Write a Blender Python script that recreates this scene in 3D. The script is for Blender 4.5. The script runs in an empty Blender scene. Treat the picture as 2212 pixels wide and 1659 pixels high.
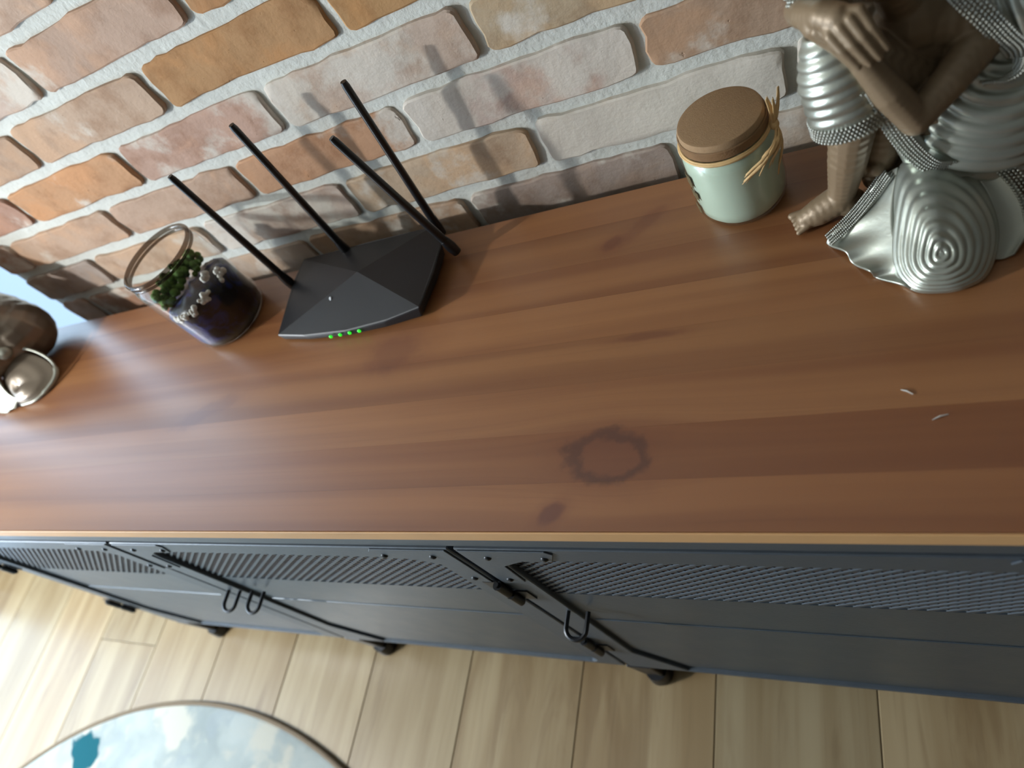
import bpy, bmesh, math, random
from mathutils import Vector, Matrix, noise as mnoise
random.seed(7)
scene = bpy.context.scene
COL = scene.collection
PI = math.pi
ZT = 0.693            # height of the sideboard top; all shape coordinates below are measured from it

# ------------------------------------------------------------------ camera
cam_d = bpy.data.cameras.new('camera'); cam = bpy.data.objects.new('camera', cam_d); COL.objects.link(cam)
RX = Vector((0.8721332, 0.1738800, -0.4573285)); RY = Vector((-0.0976560, -0.8540470, -0.5109472)); RZ = Vector((-0.4794236, 0.4902749, -0.7278623))
M = Matrix((RX, -RY, -RZ)).transposed().to_4x4()
M.translation = Vector((0.6172, -0.5951, 0.5226 + ZT))
cam.matrix_world = M
cam_d.sensor_width = 36; cam_d.sensor_fit = 'HORIZONTAL'; cam_d.lens = 36 * 1531.54 / 2212
cam_d.clip_start = 0.02
cam_d.dof.use_dof = True; cam_d.dof.focus_distance = 0.70; cam_d.dof.aperture_fstop = 4.0
scene.camera = cam

# ------------------------------------------------------------------ world, light, exposure
w = bpy.data.worlds.new('world'); scene.world = w; w.use_nodes = True
bg = w.node_tree.nodes['Background']; bg.inputs[0].default_value = (0.55, 0.76, 1.0, 1); bg.inputs[1].default_value = 6.5
def area(name, loc, rot, sx, sy, power=0, color=(1, 1, 1), portal=False):
    l = bpy.data.lights.new(name, 'AREA'); l.shape = 'RECTANGLE'; l.size = sx; l.size_y = sy; l.energy = power; l.color = color
    o = bpy.data.objects.new(name, l); COL.objects.link(o); o.location = loc; o.rotation_euler = rot
    if portal: l.cycles.is_portal = True
    return o
# daylight falling through the upper part of the balcony door in the left wall
XW = -2.0
area('daylight_door', (XW - 0.05, -1.10, 1.14), (0, -PI / 2, 0), 0.60, 0.46, 22, (0.84, 0.92, 1.0))
# small room lamp far to the left that throws the crisp shadows of the antennas
lp = bpy.data.lights.new('room_lamp', 'POINT'); lp.energy = 132; lp.shadow_soft_size = 0.035; lp.color = (0.98, 0.98, 0.95)
lo = bpy.data.objects.new('room_lamp', lp); COL.objects.link(lo); lo.location = (-1.66, -1.06, 1.40)
vs = scene.view_settings
scene.display_settings.display_device = 'sRGB'
vs.view_transform = 'Standard'; vs.look = 'None'; vs.gamma = 1.0; vs.use_curve_mapping = False; vs.exposure = 0.0

# ------------------------------------------------------------------ helpers
def lin(c):
    return tuple((x / 12.92 if x <= 0.04045 else ((x + 0.055) / 1.055) ** 2.4) for x in [v / 255 for v in c])
class MB:
    def __init__(s): s.v = []; s.f = []
    def add(s, vs_, fs):
        o = len(s.v); s.v += [tuple(v) for v in vs_]; s.f += [tuple(i + o for i in f) for f in fs]; return s
    def box(s, a, b):
        x0, y0, z0 = a; x1, y1, z1 = b
        return s.add([(x0, y0, z0), (x1, y0, z0), (x1, y1, z0), (x0, y1, z0), (x0, y0, z1), (x1, y0, z1), (x1, y1, z1), (x0, y1, z1)],
                     [(3, 2, 1, 0), (4, 5, 6, 7), (0, 1, 5, 4), (1, 2, 6, 5), (2, 3, 7, 6), (3, 0, 4, 7)])
    def tube(s, pts, radii, n=10, caps=True, flat=None):
        pts = [Vector(p) for p in pts]
        if not hasattr(radii, '__len__'): radii = [radii] * len(pts)
        rings = []; up = None
        for i, p in enumerate(pts):
            t = (pts[min(i + 1, len(pts) - 1)] - pts[max(i - 1, 0)]).normalized()
            if up is None:
                up = t.orthogonal().normalized()
            up = (up - t * up.dot(t)).normalized(); sd = t.cross(up)
            rings.append([p + (up * math.cos(2 * PI * k / n) + sd * math.sin(2 * PI * k / n)) * radii[i] for k in range(n)])
        V = [q for r in rings for q in r]; F = []
        for i in range(len(pts) - 1):
            for k in range(n):
                F.append((i * n + k, i * n + (k + 1) % n, (i + 1) * n + (k + 1) % n, (i + 1) * n + k))
        if caps:
            F.append(tuple(range(n - 1, -1, -1))); m = (len(pts) - 1) * n; F.append(tuple(m + k for k in range(n)))
        return s.add(V, F)
    def ring(s, c, r, th, ax='z', n=36, m=8):
        pts = []
        for k in range(n):
            a = 2 * PI * k / n
            pts.append((a, math.cos(a), math.sin(a)))
        V = []; F = []
        for a, ca, sa in pts:
            for j in range(m):
                b = 2 * PI * j / m; rr = r + th * math.cos(b); h = th * math.sin(b)
                if ax == 'z': V.append((c[0] + rr * ca, c[1] + rr * sa, c[2] + h))
                elif ax == 'x': V.append((c[0] + h, c[1] + rr * ca, c[2] + rr * sa))
                else: V.append((c[0] + rr * ca, c[1] + h, c[2] + rr * sa))
        for i in range(n):
            for j in range(m):
                F.append((i * m + j, ((i + 1) % n) * m + j, ((i + 1) % n) * m + (j + 1) % m, i * m + (j + 1) % m))
        return s.add(V, F)
    def lathe(s, prof, c, n=48, cap0=True, cap1=True):
        V = []; F = []
        for r, z in prof:
            for k in range(n):
                a = 2 * PI * k / n; V.append((c[0] + r * math.cos(a), c[1] + r * math.sin(a), c[2] + z))
        for i in range(len(prof) - 1):
            for k in range(n):
                F.append((i * n + k, i * n + (k + 1) % n, (i + 1) * n + (k + 1) % n, (i + 1) * n + k))
        if cap0: F.append(tuple(range(n - 1, -1, -1)))
        if cap1: m = (len(prof) - 1) * n; F.append(tuple(m + k for k in range(n)))
        return s.add(V, F)
    def ball(s, c, r, u=10, v=6, sc=(1, 1, 1)):
        V = [(c[0], c[1], c[2] - r * sc[2])]; F = []
        for i in range(1, v):
            ph = PI * i / v
            for k in range(u):
                a = 2 * PI * k / u
                V.append((c[0] + r * sc[0] * math.sin(ph) * math.cos(a), c[1] + r * sc[1] * math.sin(ph) * math.sin(a), c[2] - r * sc[2] * math.cos(ph)))
        V.append((c[0], c[1], c[2] + r * sc[2])); L = len(V) - 1
        for k in range(u): F.append((0, 1 + (k + 1) % u, 1 + k))
        for i in range(v - 2):
            for k in range(u):
                a = 1 + i * u + k; b = 1 + i * u + (k + 1) % u; F.append((a, b, b + u, a + u))
        o = 1 + (v - 2) * u
        for k in range(u): F.append((L, o + k, o + (k + 1) % u))
        return s.add(V, F)
    def prism(s, poly, y0, y1):        # poly of (x, z), extruded along y (y0 nearer the viewer)
        n = len(poly); V = [(x, y0, z) for x, z in poly] + [(x, y1, z) for x, z in poly]
        F = [tuple(range(n)), tuple(range(2 * n - 1, n - 1, -1))]
        for i in range(n): j = (i + 1) % n; F.append((i, i + n, j + n, j))
        return s.add(V, F)
    def grid(s, P, close_u=False):     # P[i][j] points
        n = len(P); m = len(P[0]); V = [p for r in P for p in r]; F = []
        for i in range(n - 1):
            for j in range(m if close_u else m - 1):
                F.append((i * m + j, i * m + (j + 1) % m, (i + 1) * m + (j + 1) % m, (i + 1) * m + j))
        return s.add(V, F)

def wloc(o):
    L = Vector((0, 0, 0))
    while o is not None: L += Vector(o.location); o = o.parent
    return L
def obj(name, mb, mat, parent=None, loc=None, smooth=False, bevel=0, segs=2, solid=0, color=None, subsurf=0, fixn=False):
    """links ONE mesh; coordinates are measured from the sideboard top"""
    base = wloc(parent) if parent else Vector(loc if loc else (0, 0, 0)) + Vector((0, 0, ZT))
    me = bpy.data.meshes.new(name)
    me.from_pydata([(x - base.x, y - base.y, z + ZT - base.z) for x, y, z in mb.v], [], mb.f)
    if fixn:
        b = bmesh.new(); b.from_mesh(me); bmesh.ops.recalc_face_normals(b, faces=b.faces); b.to_mesh(me); b.free()
    me.update()
    o = bpy.data.objects.new(name, me); COL.objects.link(o)
    if parent: o.parent = parent
    else: o.location = base
    if mat: me.materials.append(mat)
    if smooth:
        for p in me.polygons: p.use_smooth = True
        if smooth == 'auto':
            try: me.set_sharp_from_angle(angle=math.radians(35))
            except Exception: pass
    if solid:
        m = o.modifiers.new('solid', 'SOLIDIFY'); m.thickness = solid; m.offset = 0
    if bevel:
        m = o.modifiers.new('bevel', 'BEVEL'); m.width = bevel; m.segments = segs; m.limit_method = 'ANGLE'; m.angle_limit = math.radians(40)
    if subsurf:
        m = o.modifiers.new('sub', 'SUBSURF'); m.levels = subsurf; m.render_levels = subsurf
    if color: o.color = color
    return o
def tag(o, label=None, cat=None, group=None, kind=None):
    if label: o['label'] = label
    if cat: o['category'] = cat
    if group: o['group'] = group
    if kind: o['kind'] = kind
    return o
def thing(name, loc, label, cat, group=None):
    o = bpy.data.objects.new(name, None); COL.objects.link(o); o.location = (loc[0], loc[1], loc[2] + ZT); o.empty_display_size = 0.03
    return tag(o, label, cat, group)

# ------------------------------------------------------------------ materials
class NT:
    def __init__(s, name):
        s.m = bpy.data.materials.new(name); s.m.use_nodes = True; s.t = s.m.node_tree; s.n = s.t.nodes; s.p = s.n['Principled BSDF']; s.out = s.n['Material Output']
    def node(s, ty, **kw):
        n = s.n.new(ty)
        for k, v in kw.items(): setattr(n, k, v)
        return n
    def link(s, a, b): s.t.links.new(a, b)
    def setv(s, sock, v):
        if hasattr(v, 'is_linked') or hasattr(v, 'links'): s.link(v, sock)
        else: sock.default_value = v
    def math(s, op, a, b=0, c=None, clamp=False):
        n = s.node('ShaderNodeMath', operation=op, use_clamp=clamp); s.setv(n.inputs[0], a); s.setv(n.inputs[1], b)
        if c is not None: s.setv(n.inputs[2], c)
        return n.outputs[0]
    def mix(s, f, a, b, mode='MIX'):
        n = s.node('ShaderNodeMix', data_type='RGBA', blend_type=mode); s.setv(n.inputs[0], f)
        for sock, v in ((n.inputs[6], a), (n.inputs[7], b)):
            if isinstance(v, tuple): v = v if len(v) == 4 else v + (1,)
            s.setv(sock, v)
        return n.outputs[2]
    def coord(s): return s.node('ShaderNodeTexCoord').outputs['Object']
    def mapping(s, vec, scale=(1, 1, 1), loc=(0, 0, 0), rot=(0, 0, 0)):
        n = s.node('ShaderNodeMapping'); s.link(vec, n.inputs[0]); n.inputs['Scale'].default_value = scale; n.inputs['Location'].default_value = loc; n.inputs['Rotation'].default_value = rot
        return n.outputs[0]
    def noise(s, vec, scale, detail=3, rough=0.55, dist=0):
        n = s.node('ShaderNodeTexNoise'); s.link(vec, n.inputs['Vector']); n.inputs['Scale'].default_value = scale; n.inputs['Detail'].default_value = detail
        n.inputs['Roughness'].default_value = rough; n.inputs['Distortion'].default_value = dist
        return n.outputs['Fac']
    def ramp(s, f, a, b, lo=0.0, hi=1.0):
        n = s.node('ShaderNodeMapRange', interpolation_type='SMOOTHSTEP'); s.setv(n.inputs[0], f)
        n.inputs[1].default_value = a; n.inputs[2].default_value = b; n.inputs[3].default_value = lo; n.inputs[4].default_value = hi
        return n.outputs[0]
    def bump(s, h, strength=0.3, dist=0.002, normal=None):
        n = s.node('ShaderNodeBump'); s.setv(n.inputs['Height'], h); n.inputs['Strength'].default_value = strength; n.inputs['Distance'].default_value = dist
        if normal is not None: s.link(normal, n.inputs['Normal'])
        s.link(n.outputs[0], s.p.inputs['Normal']); return n.outputs[0]
    def base(s, v): s.setv(s.p.inputs['Base Color'], v if not isinstance(v, tuple) else (v + (1,))[:4])
    def set(s, **kw):
        names = dict(rough='Roughness', metal='Metallic', spec='Specular IOR Level', coat='Coat Weight', coatr='Coat Roughness', emit='Emission Strength')
        for k, v in kw.items(): s.setv(s.p.inputs[names[k]], v)
        return s
def mat_plain(name, col, rough=0.5, metal=0, var=0.12, scale=40, bumpd=0, spec=0.5, coat=0):
    t = NT(name); c = t.coord(); n = t.noise(c, scale, 4)
    a = tuple(x * (1 - var) for x in col); b = tuple(min(1, x * (1 + var)) for x in col)
    t.base(t.mix(n, a, b)); t.set(rough=rough, metal=metal, spec=spec, coat=coat)
    if bumpd: t.bump(t.noise(c, scale * 4, 3), 0.4, bumpd)
    return t.m

def mat_brick():
    t = NT('brick'); c = t.coord(); oi = t.node('ShaderNodeObjectInfo')
    n1 = t.noise(c, 22, 5, 0.65); n2 = t.noise(c, 70, 4, 0.6); n3 = t.noise(c, 11, 4, 0.6, 0.6)
    dark = t.mix(1.0, oi.outputs['Color'], (0.76, 0.68, 0.62), 'MULTIPLY')
    col = t.mix(t.ramp(n1, 0.42, 0.72), oi.outputs['Color'], dark)
    warm = t.mix(1.0, oi.outputs['Color'], (1.10, 1.0, 0.90), 'MULTIPLY')
    col = t.mix(t.ramp(n3, 0.48, 0.66), col, warm)
    wash = t.math('MULTIPLY', t.ramp(t.math('ADD', t.noise(t.mapping(c, loc=(3.1, 0, 1.7)), 13, 5, 0.6), t.math('MULTIPLY', t.math('SUBTRACT', oi.outputs['Alpha'], 0.5), 0.42)), 0.44, 0.60), 0.85)
    col = t.mix(wash, col, lin((202, 196, 186)))
    pit = t.ramp(n2, 0.68, 0.80); col = t.mix(t.math('MULTIPLY', pit, 0.55), col, lin((100, 72, 55)))
    t.base(col); t.set(rough=0.92, spec=0.15)
    h = t.math('ADD', t.math('MULTIPLY', n2, 0.55), t.math('MULTIPLY', n1, 1.0)); h = t.math('SUBTRACT', h, t.math('MULTIPLY', pit, 0.8))
    t.bump(h, 0.5, 0.0032); return t.m
def mat_mortar():
    t = NT('mortar'); c = t.coord(); n = t.noise(c, 30, 5, 0.6)
    t.base(t.mix(n, lin((186, 188, 182)), lin((210, 213, 208)))); t.set(rough=0.95, spec=0.1)
    t.bump(t.math('ADD', n, t.math('MULTIPLY', t.noise(c, 160, 3), 0.5)), 0.7, 0.003); return t.m

def mat_table():
    t = NT('stained_pine'); c = t.coord(); oi = t.node('ShaderNodeObjectInfo')
    sp = t.node('ShaderNodeSeparateXYZ'); t.link(c, sp.inputs[0]); X, Y = sp.outputs[0], t.math('SUBTRACT', sp.outputs[1], 0.2)   # the sideboard's base point lies 0.2 m in front of the wall
    #        x      y      a      b      rot    dark  warp
    KN = [(0.385, -0.331, 0.036, 0.024, 0.00, 0.85, 0.030), (0.339, -0.383, 0.013, 0.008, 0.6, 1.0, 0.010), (0.362, -0.077, 0.012, 0.009, 0.5, 0.75, 0.008),
          (0.100, -0.181, 0.040, 0.024, 0.0, 0.55, 0.006), (0.412, -0.206, 0.034, 0.0045, 0.0, 0.55, 0.0), (-0.200, -0.234, 0.060, 0.013, 0.35, 0.45, 0.008),
          (0.395, -0.060, 0.034, 0.009, 0.75, 0.4, 0.0)]
    wy = Y; kd = []
    for (kx, ky, a, b, r, dk, wp) in KN:
        dx = t.math('SUBTRACT', X, kx); dy = t.math('SUBTRACT', Y, ky); cr, sr = math.cos(r), math.sin(r)
        u = t.math('DIVIDE', t.math('ADD', t.math('MULTIPLY', dx, cr), t.math('MULTIPLY', dy, sr)), a)
        v = t.math('DIVIDE', t.math('SUBTRACT', t.math('MULTIPLY', dy, cr), t.math('MULTIPLY', dx, sr)), b)
        d = t.math('SQRT', t.math('ADD', t.math('MULTIPLY', u, u), t.math('MULTIPLY', v, v)))
        kd.append((d, dk))
        if wp:
            dx2 = t.math('DIVIDE', dx, a * 2.6); dy2 = t.math('DIVIDE', dy, b * 2.2)
            e = t.math('EXPONENT', t.math('MULTIPLY', t.math('ADD', t.math('MULTIPLY', dx2, dx2), t.math('MULTIPLY', dy2, dy2)), -1.0)) if False else t.math('POWER', 2.718, t.math('MULTIPLY', t.math('ADD', t.math('MULTIPLY', dx2, dx2), t.math('MULTIPLY', dy2, dy2)), -1.0))
            wy = t.math('SUBTRACT', wy, t.math('MULTIPLY', t.math('MULTIPLY', t.math('TANH', dy2), e), wp))
    cv = t.node('ShaderNodeCombineXYZ'); t.link(X, cv.inputs[0]); t.link(wy, cv.inputs[1]); t.setv(cv.inputs[2], t.math('MULTIPLY', oi.outputs['Random'], 9.0))
    g1 = t.noise(t.mapping(cv.outputs[0], (0.9, 34, 1)), 1.0, 2, 0.45); g2 = t.noise(t.mapping(cv.outputs[0], (4, 260, 1)), 1.0, 3, 0.6); g3 = t.noise(t.mapping(cv.outputs[0], (0.8, 15, 1)), 1.0, 2, 0.5)
    A = lin((145, 99, 62)); B = lin((121, 76, 45)); Cc = lin((94, 53, 31))
    col = t.mix(t.ramp(g1, 0.30, 0.72), A, B)
    col = t.mix(t.math('MULTIPLY', t.ramp(g3, 0.50, 0.78), 0.38), col, Cc)
    col = t.mix(t.math('MULTIPLY', t.ramp(g2, 0.5, 0.75), 0.14), col, Cc)
    col = t.mix(1.0, col, oi.outputs['Color'], 'MULTIPLY')
    nn = t.noise(c, 38, 4)
    for ki, (d, dk) in enumerate(kd):
        d2 = t.math('ADD', d, t.math('MULTIPLY', t.math('SUBTRACT', nn, 0.5), 1.3))
        body = t.math('MULTIPLY', t.ramp(d2, 0.55, 1.35, 1, 0), dk * (0.35 if ki == 0 else 0.75))
        ring = t.math('MULTIPLY', t.math('MULTIPLY', t.ramp(d2, 0.60, 0.85), t.ramp(d2, 0.90, 1.25, 1, 0)), dk * (0.7 if ki == 0 else 0.0))
        halo = t.math('MULTIPLY', t.ramp(d2, 0.9, 2.4, 1, 0), dk * 0.25)
        col = t.mix(halo, col, lin((98, 42, 22))); col = t.mix(body, col, lin((92, 44, 30))); col = t.mix(ring, col, lin((58, 24, 18)))
    t.base(col); t.set(rough=t.math('ADD', 0.34, t.math('MULTIPLY', g1, 0.05)), spec=0.85)
    t.bump(g2, 0.05, 0.0006); return t.m

def mat_floor():
    t = NT('oak_laminate'); c = t.coord(); oi = t.node('ShaderNodeObjectInfo')
    sp = t.node('ShaderNodeSeparateXYZ'); t.link(c, sp.inputs[0]); cv = t.node('ShaderNodeCombineXYZ'); t.link(sp.outputs[0], cv.inputs[0]); t.link(sp.outputs[1], cv.inputs[1]); t.setv(cv.inputs[2], t.math('MULTIPLY', oi.outputs['Random'], 20.0))
    g1 = t.noise(t.mapping(cv.outputs[0], (22, 1.3, 1)), 1.0, 3, 0.55, 0.5); g2 = t.noise(t.mapping(cv.outputs[0], (160, 4, 1)), 1.0, 3, 0.6); g3 = t.noise(t.mapping(cv.outputs[0], (14, 2.2, 1)), 1.0, 4, 0.6, 1.2)
    col = t.mix(t.ramp(g1, 0.3, 0.7), lin((158, 141, 110)), lin((136, 116, 85)))
    col = t.mix(t.math('MULTIPLY', t.ramp(g3, 0.52, 0.68), 0.55), col, lin((116, 94, 66)))
    col = t.mix(t.math('MULTIPLY', t.ramp(g2, 0.5, 0.8), 0.25), col, lin((100, 80, 54)))
    col = t.mix(1.0, col, oi.outputs['Color'], 'MULTIPLY')
    t.base(col); t.set(rough=0.29, spec=0.5); t.bump(g2, 0.06, 0.0005); return t.m

def mat_thin_glass(name, tint=(0.96, 0.97, 0.96), gloss=0.04):
    t = NT(name); tr = t.node('ShaderNodeBsdfTransparent'); tr.inputs[0].default_value = tint + (1,)
    gl = t.node('ShaderNodeBsdfGlossy'); gl.inputs['Roughness'].default_value = gloss
    lw = t.node('ShaderNodeLayerWeight'); lw.inputs[0].default_value = 0.5
    fr = t.math('ADD', 0.035, t.math('MULTIPLY', t.math('POWER', lw.outputs['Facing'], 4.0), 0.6))
    mx = t.node('ShaderNodeMixShader'); t.link(fr, mx.inputs[0]); t.link(tr.outputs[0], mx.inputs[1]); t.link(gl.outputs[0], mx.inputs[2]); t.link(mx.outputs[0], t.out.inputs[0])
    return t.m
def mat_frosted():
    t = NT('frosted_pane'); tl = t.node('ShaderNodeBsdfTranslucent'); n = t.noise(t.coord(), 3, 2); t.link(t.mix(n, (0.40, 0.41, 0.42), (0.44, 0.45, 0.46)), tl.inputs[0]); t.link(tl.outputs[0], t.out.inputs[0]); return t.m
def mat_rug():
    t = NT('rug_weave'); c = t.coord()
    d = t.node('ShaderNodeTexNoise'); t.link(c, d.inputs['Vector']); d.inputs['Scale'].default_value = 16; d.inputs['Detail'].default_value = 4
    vm = t.node('ShaderNodeVectorMath', operation='MULTIPLY_ADD'); t.link(d.outputs['Color'], vm.inputs[0]); vm.inputs[1].default_value = (0.10, 0.10, 0); t.link(c, vm.inputs[2])
    wv = vm.outputs[0]
    n1 = t.noise(wv, 5.5, 3); n2 = t.noise(t.mapping(wv, loc=(4, 2, 0)), 7, 3); n3 = t.noise(t.mapping(wv, loc=(9, 5, 0)), 11, 3)
    col = t.mix(t.ramp(n1, 0.38, 0.62), lin((146, 156, 156)), lin((172, 180, 178)))
    col = t.mix(t.ramp(n2, 0.50, 0.60), col, lin((186, 186, 176)))
    col = t.mix(t.math('MULTIPLY', t.ramp(n3, 0.58, 0.66), 0.6), col, lin((150, 160, 164)))
    sp = t.node('ShaderNodeSeparateXYZ'); t.link(wv, sp.inputs[0])
    # teal painterly patches woven into the rug (positions in metres from the rug centre)
    for (px, py, r) in [(-0.395 + 0.05, 0.865 + 0.05, 0.050), (0.30, 0.20, 0.09), (-0.20, -0.35, 0.11), (-0.62, 0.25, 0.07), (0.10, -0.70, 0.06)]:
        dx = t.math('SUBTRACT', sp.outputs[0], px); dy = t.math('SUBTRACT', sp.outputs[1], py)
        dd = t.math('SQRT', t.math('ADD', t.math('MULTIPLY', dx, dx), t.math('MULTIPLY', dy, dy)))
        col = t.mix(t.ramp(dd, r * 0.9, r * 1.1, 1, 0), col, lin((26, 84, 96)))
    t.base(col); t.set(rough=0.95, spec=0.1); t.bump(t.noise(c, 500, 2), 0.5, 0.002); return t.m
def mat_terra():
    t = NT('coloured_stones'); c = t.coord(); sp = t.node('ShaderNodeSeparateXYZ'); t.link(c, sp.inputs[0])
    n = t.noise(c, 45, 4, 0.6, 0.6); n2 = t.noise(t.mapping(c, loc=(1, 2, 3)), 30, 3)
    col = t.mix(t.ramp(n, 0.46, 0.66), lin((10, 11, 18)), lin((28, 44, 104)))
    side = t.math('MULTIPLY', t.ramp(t.math('SUBTRACT', sp.outputs[0], t.math('MULTIPLY', n2, 0.06)), -0.050, -0.008, 1, 0), t.ramp(sp.outputs[2], 0.054, 0.068, 1, 0))
    col = t.mix(side, col, lin((92, 88, 140)))
    col = t.mix(t.math('MULTIPLY', t.ramp(n2, 0.52, 0.62), side), col, lin((52, 84, 128)))
    col = t.mix(t.math('MULTIPLY', t.ramp(sp.outputs[2], 0.004, 0.022, 1, 0), 0.8), col, lin((98, 104, 88)))
    t.base(col); t.set(rough=0.35); t.bump(n, 0.5, 0.003); return t.m
def mat_mesh_metal(name, col, rough, metal=0.6, scale=30):
    t = NT(name); c = t.coord(); n = t.noise(c, scale, 4)
    t.base(t.mix(n, tuple(x * 0.85 for x in col), tuple(x * 1.12 for x in col))); t.set(rough=t.math('ADD', rough - 0.05, t.math('MULTIPLY', n, 0.1)), metal=metal); t.bump(t.noise(c, 220, 3), 0.15, 0.001); return t.m

M_brick = mat_brick(); M_mortar = mat_mortar(); M_table = mat_table(); M_floor = mat_floor(); M_rug = mat_rug()
M_plaster = mat_plain('white_plaster', lin((214, 214, 208)), 0.9, var=0.03, scale=8, bumpd=0.001)
M_ceiling = mat_plain('ceiling_paint', lin((140, 137, 130)), 0.95, var=0.02, scale=8)
M_greywall = mat_plain('warm_grey_paint', lin((86, 78, 70)), 0.95, var=0.04, scale=6)
M_under = mat_plain('floor_underlay', lin((96, 78, 58)), 0.9)
M_edge = mat_plain('pale_pine_edge', lin((196, 152, 104)), 0.55, var=0.12, scale=18)
M_slate = mat_mesh_metal('slate_powder_coat', lin((72, 80, 88)), 0.45, 0.25, 60)
M_slate2 = mat_mesh_metal('slate_sheet_steel', lin((68, 78, 87)), 0.38, 0.35, 25)
M_black = mat_plain('black_metal', lin((26, 28, 32)), 0.4, 0.3)
M_dark = mat_plain('dark_interior', lin((44, 34, 28)), 0.8)
M_brownint = mat_plain('brown_shelf_wood', lin((136, 98, 74)), 0.6, var=0.2, scale=25)
M_router = mat_plain('black_matt_plastic', lin((17, 19, 24)), 0.46, 0, 0.08, 80, spec=0.5)
M_antenna = mat_plain('black_satin_plastic', lin((22, 23, 26)), 0.30, 0, 0.05, 80)
M_grey = mat_plain('light_grey_print', lin((150, 154, 158)), 0.5)
M_cork = mat_plain('cork', lin((150, 122, 90)), 0.85, 0, 0.16, 260, 0.001)
M_corkside = mat_plain('cork_side', lin((122, 92, 60)), 0.8, 0, 0.22, 120, 0.001)
M_wax = mat_plain('mint_wax', lin((190, 208, 190)), 0.35, 0, 0.03, 20, coat=0.3)
M_raffia = mat_plain('raffia', lin((206, 172, 120)), 0.7, 0, 0.25, 90)
M_glass = mat_thin_glass('jar_glass')
M_pane = mat_thin_glass('window_glass', (0.97, 0.98, 0.98), 0.01)
M_frost = mat_frosted()
M_bronze = mat_mesh_metal('bronzed_resin', lin((134, 115, 91)), 0.46, 0.25, 25)
M_bronze2 = mat_mesh_metal('silvered_bronze_resin', lin((128, 116, 102)), 0.30, 0.45, 25)
M_silver = mat_mesh_metal('silver_resin', lin((182, 187, 177)), 0.37, 0.78, 40)
M_cream = mat_mesh_metal('pale_silver_resin', lin((164, 166, 155)), 0.42, 0.45, 40)
M_bead = mat_mesh_metal('beaded_silver', lin((168, 170, 162)), 0.30, 0.8, 60)
M_stones = mat_terra()
M_moss = mat_plain('moss', lin((74, 106, 40)), 0.95, 0, 0.5, 90, 0.002)
M_lichen = mat_plain('white_lichen', lin((205, 205, 200)), 0.9, 0, 0.1, 150)
M_cord = mat_plain('grey_cord', lin((170, 165, 155)), 0.8)
M_frame = mat_plain('white_window_frame', lin((225, 228, 230)), 0.4, 0, 0.02)
M_rugedge = mat_plain('rug_binding', lin((112, 98, 80)), 0.9, 0, 0.15, 200)
M_wick = mat_plain('label_ink', lin((92, 80, 52)), 0.6)
def mat_led():
    t = NT('green_led'); t.base((0.02, 0.5, 0.03)); t.p.inputs['Emission Color'].default_value = (0.03, 0.85, 0.03, 1); t.set(emit=0.9, rough=0.3); return t.m
M_led = mat_led()

# ------------------------------------------------------------------ the room
ZF = -0.693; ZC = 1.85; XR = 2.4; YF = -3.0; XE = -0.7317; GAP = 0.030; YB = 0.95
# floor: laminate planks running away from the wall
floor = obj('floor', MB().box((XW, YF, ZF - 0.06), (XR, YB, ZF - 0.006)), M_under); floor['kind'] = 'structure'
PW = 0.2305
k0 = int(math.floor((XW + 0.3788) / PW)); k = k0
while -0.3788 + PW * k < XR:
    x0 = max(XW, -0.3788 + PW * k); x1 = min(XR, -0.3788 + PW * (k + 1))
    rr = random.Random(k * 13 + 5)
    off = {(-4): -0.44, (-3): -1.3}.get(k, rr.uniform(-1.25, -0.75) if rr.random() < 0.5 else rr.uniform(-0.2, 0.1))
    ys = [YF]; y = off - 1.29 * 3
    while y < YB:
        if y > YF + 0.05 and y < YB - 0.05: ys.append(y)
        y += 1.29
    ys.append(YB)
    for a, b in zip(ys, ys[1:]):
        v = rr.uniform(0.90, 1.06); wv = rr.uniform(-0.03, 0.03)
        if x1 - x0 > 0.02:
            obj('plank', MB().box((x0 + 0.0006, a + 0.0005, ZF - 0.008), (x1 - 0.0006, b - 0.0005, ZF)), M_floor, floor, bevel=0.0012, segs=1, color=(v + wv, v, v - wv, 1))
    k += 1
def struct(name, mb, m, **kw):
    o = obj(name, mb, m, **kw); o['kind'] = 'structure'; return o
struct('ceiling', MB().box((XW, YF, ZC), (XR, YB, ZC + 0.05)), M_ceiling)
struct('wall_front', MB().box((XW, YF - 0.1, ZF), (XR, YF, ZC)), M_greywall)
struct('wall_right', MB().box((XR, YF - 0.1, ZF), (XR + 0.1, YB + 0.1, ZC)), M_greywall)
struct('wall_recess', MB().box((XW, YB, ZF), (XR, YB + 0.1, ZC)), M_plaster)
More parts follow.
